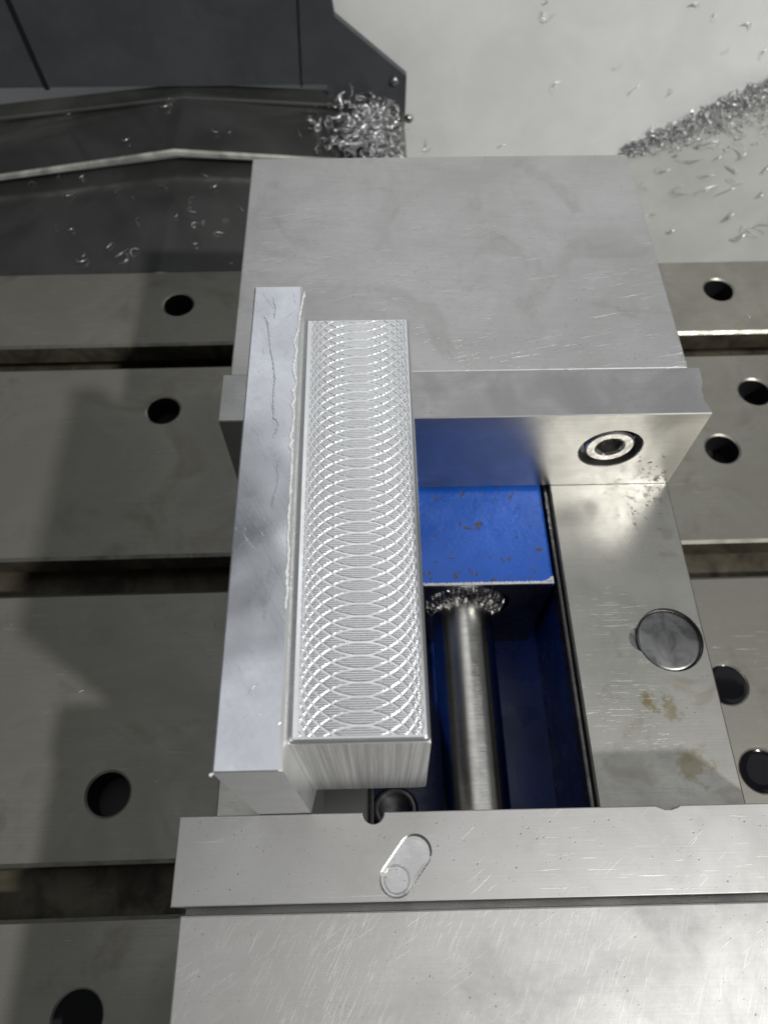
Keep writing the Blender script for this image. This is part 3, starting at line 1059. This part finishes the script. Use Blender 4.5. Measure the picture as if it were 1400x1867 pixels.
CHIPS = []
for i in range(14):
    bm = bmesh.new()
    chip_into(bm, Matrix.Identity(4), L=random.uniform(3.5, 9), w=random.uniform(0.5, 1.0), curl=random.choice((0.15, 0.3, -0.4, 0.5, 0.7, -0.8, 0.95)), twist=random.uniform(0.2, 0.9))
    bmesh.ops.recalc_face_normals(bm, faces=bm.faces)
    bm.transform(Matrix.Translation((-2, -1, 0.5)))
    bm.transform(Matrix.Scale(S, 4))
    me = bpy.data.meshes.new('aluminium_chip')
    bm.to_mesh(me); bm.free()
    me.materials.append(M['chip'])
    for pp in me.polygons: pp.use_smooth = True
    CHIPS.append(me)


PLACED = {}


def put_chip(p, rotm, scale, label, group, var=None):
    o = bpy.data.objects.new('aluminium_chip', CHIPS[var if var is not None else random.randrange(len(CHIPS))])
    COL.objects.link(o)
    o.matrix_world = Matrix.Translation(Vector(p) * S) @ rotm @ Matrix.Scale(scale, 4)
    PLACED.setdefault(label, []).append((Vector(p), scale, o))
    return tag(o, label, 'metal chip', group)


def flat_rot():
    return Matrix.Rotation(random.uniform(0, 6.28), 4, 'Z') @ Matrix.Rotation(random.uniform(-.25, .25), 4, 'X')


def cover_z(x, zr, sl, sr):
    return zr - sl * (-79 - x) if x < -79 else zr - sr * (x + 79)


def on_cover(u, v, zr, sl, sr):
    z = zr
    for _ in range(6):
        p = on_z(u, v, z)
        z = cover_z(p.x, zr, sl, sr)
    return on_z(u, v, z + 0.35)


for u_, v_ in ((108, 320), (150, 323), (218, 350), (130, 362), (125, 421), (105, 415), (252, 405), (240, 362), (320, 396), (372, 320), (389, 343), (350, 364), (345, 385), (358, 409), (368, 408), (402, 428), (415, 400), (439, 385), (355, 450), (228, 467), (242, 458), (236, 463), (145, 480), (155, 466), (421, 483), (200, 449), (300, 345), (60, 335)):
    put_chip(on_cover(u_, v_, -127.6, 0.125, 0.06), flat_rot(), random.uniform(0.8, 1.6) * (1.4 if 226 < u_ < 244 and v_ > 450 else 1),
             'aluminium chip on the dark lower way cover', 'loose chips on the lower way cover')
for u_, v_ in ((66, 196), (86, 204), (130, 208), (298, 199), (310, 186), (388, 242), (422, 244), (545, 243), (228, 260), (566, 172)):
    put_chip(on_cover(u_, v_, -116.2, 0.14, 0.077) + Vector((0, 0, 0.3)), flat_rot(), random.uniform(1.0, 1.7),
             'aluminium chip on the raised upper way cover', 'loose chips on the upper way cover')


def on_chute(u, v):
    # plane z = chute_z(x)
    d = ray(u, v)
    a = 0.6
    t = (-183.6 + a * (CAM.x - 258.6) - CAM.z) / (d.z - a * d.x)
    return CAM + d * t


CH_ROT = Matrix.Rotation(-math.atan(0.6), 4, 'Y')
for u_, v_ in ((1347, 262), (1353, 287), (1287, 266), (1262, 296), (1205, 315), (1285, 324), (1294, 350), (1300, 345), (1236, 355), (1240, 345), (1335, 330), (1352, 346), (1333, 315), (1393, 312), (1175, 341), (1325, 400), (1340, 441), (1350, 437), (1378, 414), (1364, 424), (1223, 428), (1183, 397), (1256, 300), (1310, 292), (1390, 360)):
    put_chip(on_chute(u_, v_) + Vector((0, 0, 0.5)), CH_ROT @ flat_rot(), random.uniform(1.4, 2.5),
             'curled chip on the grey sloping chute', 'loose chips on the chute')
W_ROT = Matrix.Rotation(math.pi / 2, 4, 'X')
for u_, v_ in ((997, 4), (991, 28), (1267, 5), (1123, 124), (1145, 165), (1221, 168), (1365, 45), (1300, 30), (1393, 92), (774, 262), (778, 272), (913, 265), (1012, 152), (1325, 95)):
    put_chip(on_y(u_, v_, WY - 0.6), W_ROT @ flat_rot(), random.uniform(1.1, 1.8),
             'thin chip stuck to the white wall', 'chips stuck to the white wall')

for u_, v_ in ((1360, 487), (1257, 514), (1273, 575), (1360, 576), (1395, 593), (350, 1015), (20, 1140), (338, 1152), (150, 1262), (392, 1140), (285, 1424), (228, 1270), (1380, 1205), (1385, 1100)):
    put_chip(on_z(u_, v_, TZ + 0.25), flat_rot(), random.uniform(0.3, 0.6),
             'tiny chip on the iron table', 'stray chips on the table')

# heap in the corner below the dark panel
bm = bmesh.new()
for i in range(520):
    u_ = 672 + random.gauss(0, 30)
    v_ = 238 + random.gauss(0, 30)
    if not (575 < u_ < 733 and 178 < v_ < 296): continue
    if random.random() < 0.08:                                     # stragglers
        u_, v_ = random.uniform(560, 640), random.uniform(200, 280)
    z = -122 + random.uniform(0, 15) * max(0.05, 1 - ((u_ - 672) / 62) ** 2)
    p = on_z(u_, v_, z)
    if p.y > PY - 2: p.y = PY - 2 - random.random() * 2
    chip_into(bm, Matrix.Translation(p) @ rnd_rot(), L=random.uniform(4, 14), w=random.uniform(1.0, 3.4), curl=random.uniform(-1.2, 1.5), twist=random.uniform(0.2, 1.0), n=7)
tag(obj('chip_heap', bm, 'chip', smooth=True), 'glittering heap of aluminium chips in the corner below the dark panel', 'chip heap', kind='stuff')

# drift along the crease between wall and chute
bm = bmesh.new()
for i in range(760):
    t = random.random() ** 0.9
    u_ = 1138 + t * 290
    vc = 278 - (u_ - 1140) * 0.481
    spread = 16 + 58 * t
    v_ = vc + abs(random.gauss(0.25, 0.5)) * spread - 4
    p = on_chute(u_, v_)
    if p.y > WY - 2: p = on_y(u_, v_, WY - 2 - random.random() * 3)
    p.z += random.uniform(0.3, 4.0)
    chip_into(bm, Matrix.Translation(p) @ rnd_rot(), L=random.uniform(3, 12), w=random.uniform(0.7, 2.2), curl=random.uniform(-1.2, 1.4), twist=random.uniform(0.2, 1.0), n=7)
tag(obj('chip_drift', bm, 'chip', smooth=True), 'long drift of aluminium chips along the crease of the white wall', 'chip drift', kind='stuff')

# every chip is told apart by its size and its place in the row of its surface
ORD = ['first', 'second', 'third', 'fourth', 'fifth', 'sixth', 'seventh', 'eighth', 'ninth', 'tenth', 'eleventh', 'twelfth', 'thirteenth', 'fourteenth',
       'fifteenth', 'sixteenth', 'seventeenth', 'eighteenth', 'nineteenth', 'twentieth']
for label, lst in PLACED.items():
    def px(p):
        d = p - CAM
        return d.dot(rgt) / d.dot(fwd)
    lst.sort(key=lambda t: px(t[0]))
    n_ = len(lst)
    med = sorted(t[1] for t in lst)[n_ // 2]
    for i, (p, sc_, o) in enumerate(lst):
        size = 'larger' if sc_ > med else 'smaller'
        where = f'{ORD[i]} from the left' if i < (n_ + 1) // 2 else ('rightmost' if i == n_ - 1 else f'{ORD[n_ - 1 - i]} from the right')
        where = 'leftmost' if i == 0 else where
        o['label'] = f'{size} {label}, {where}'
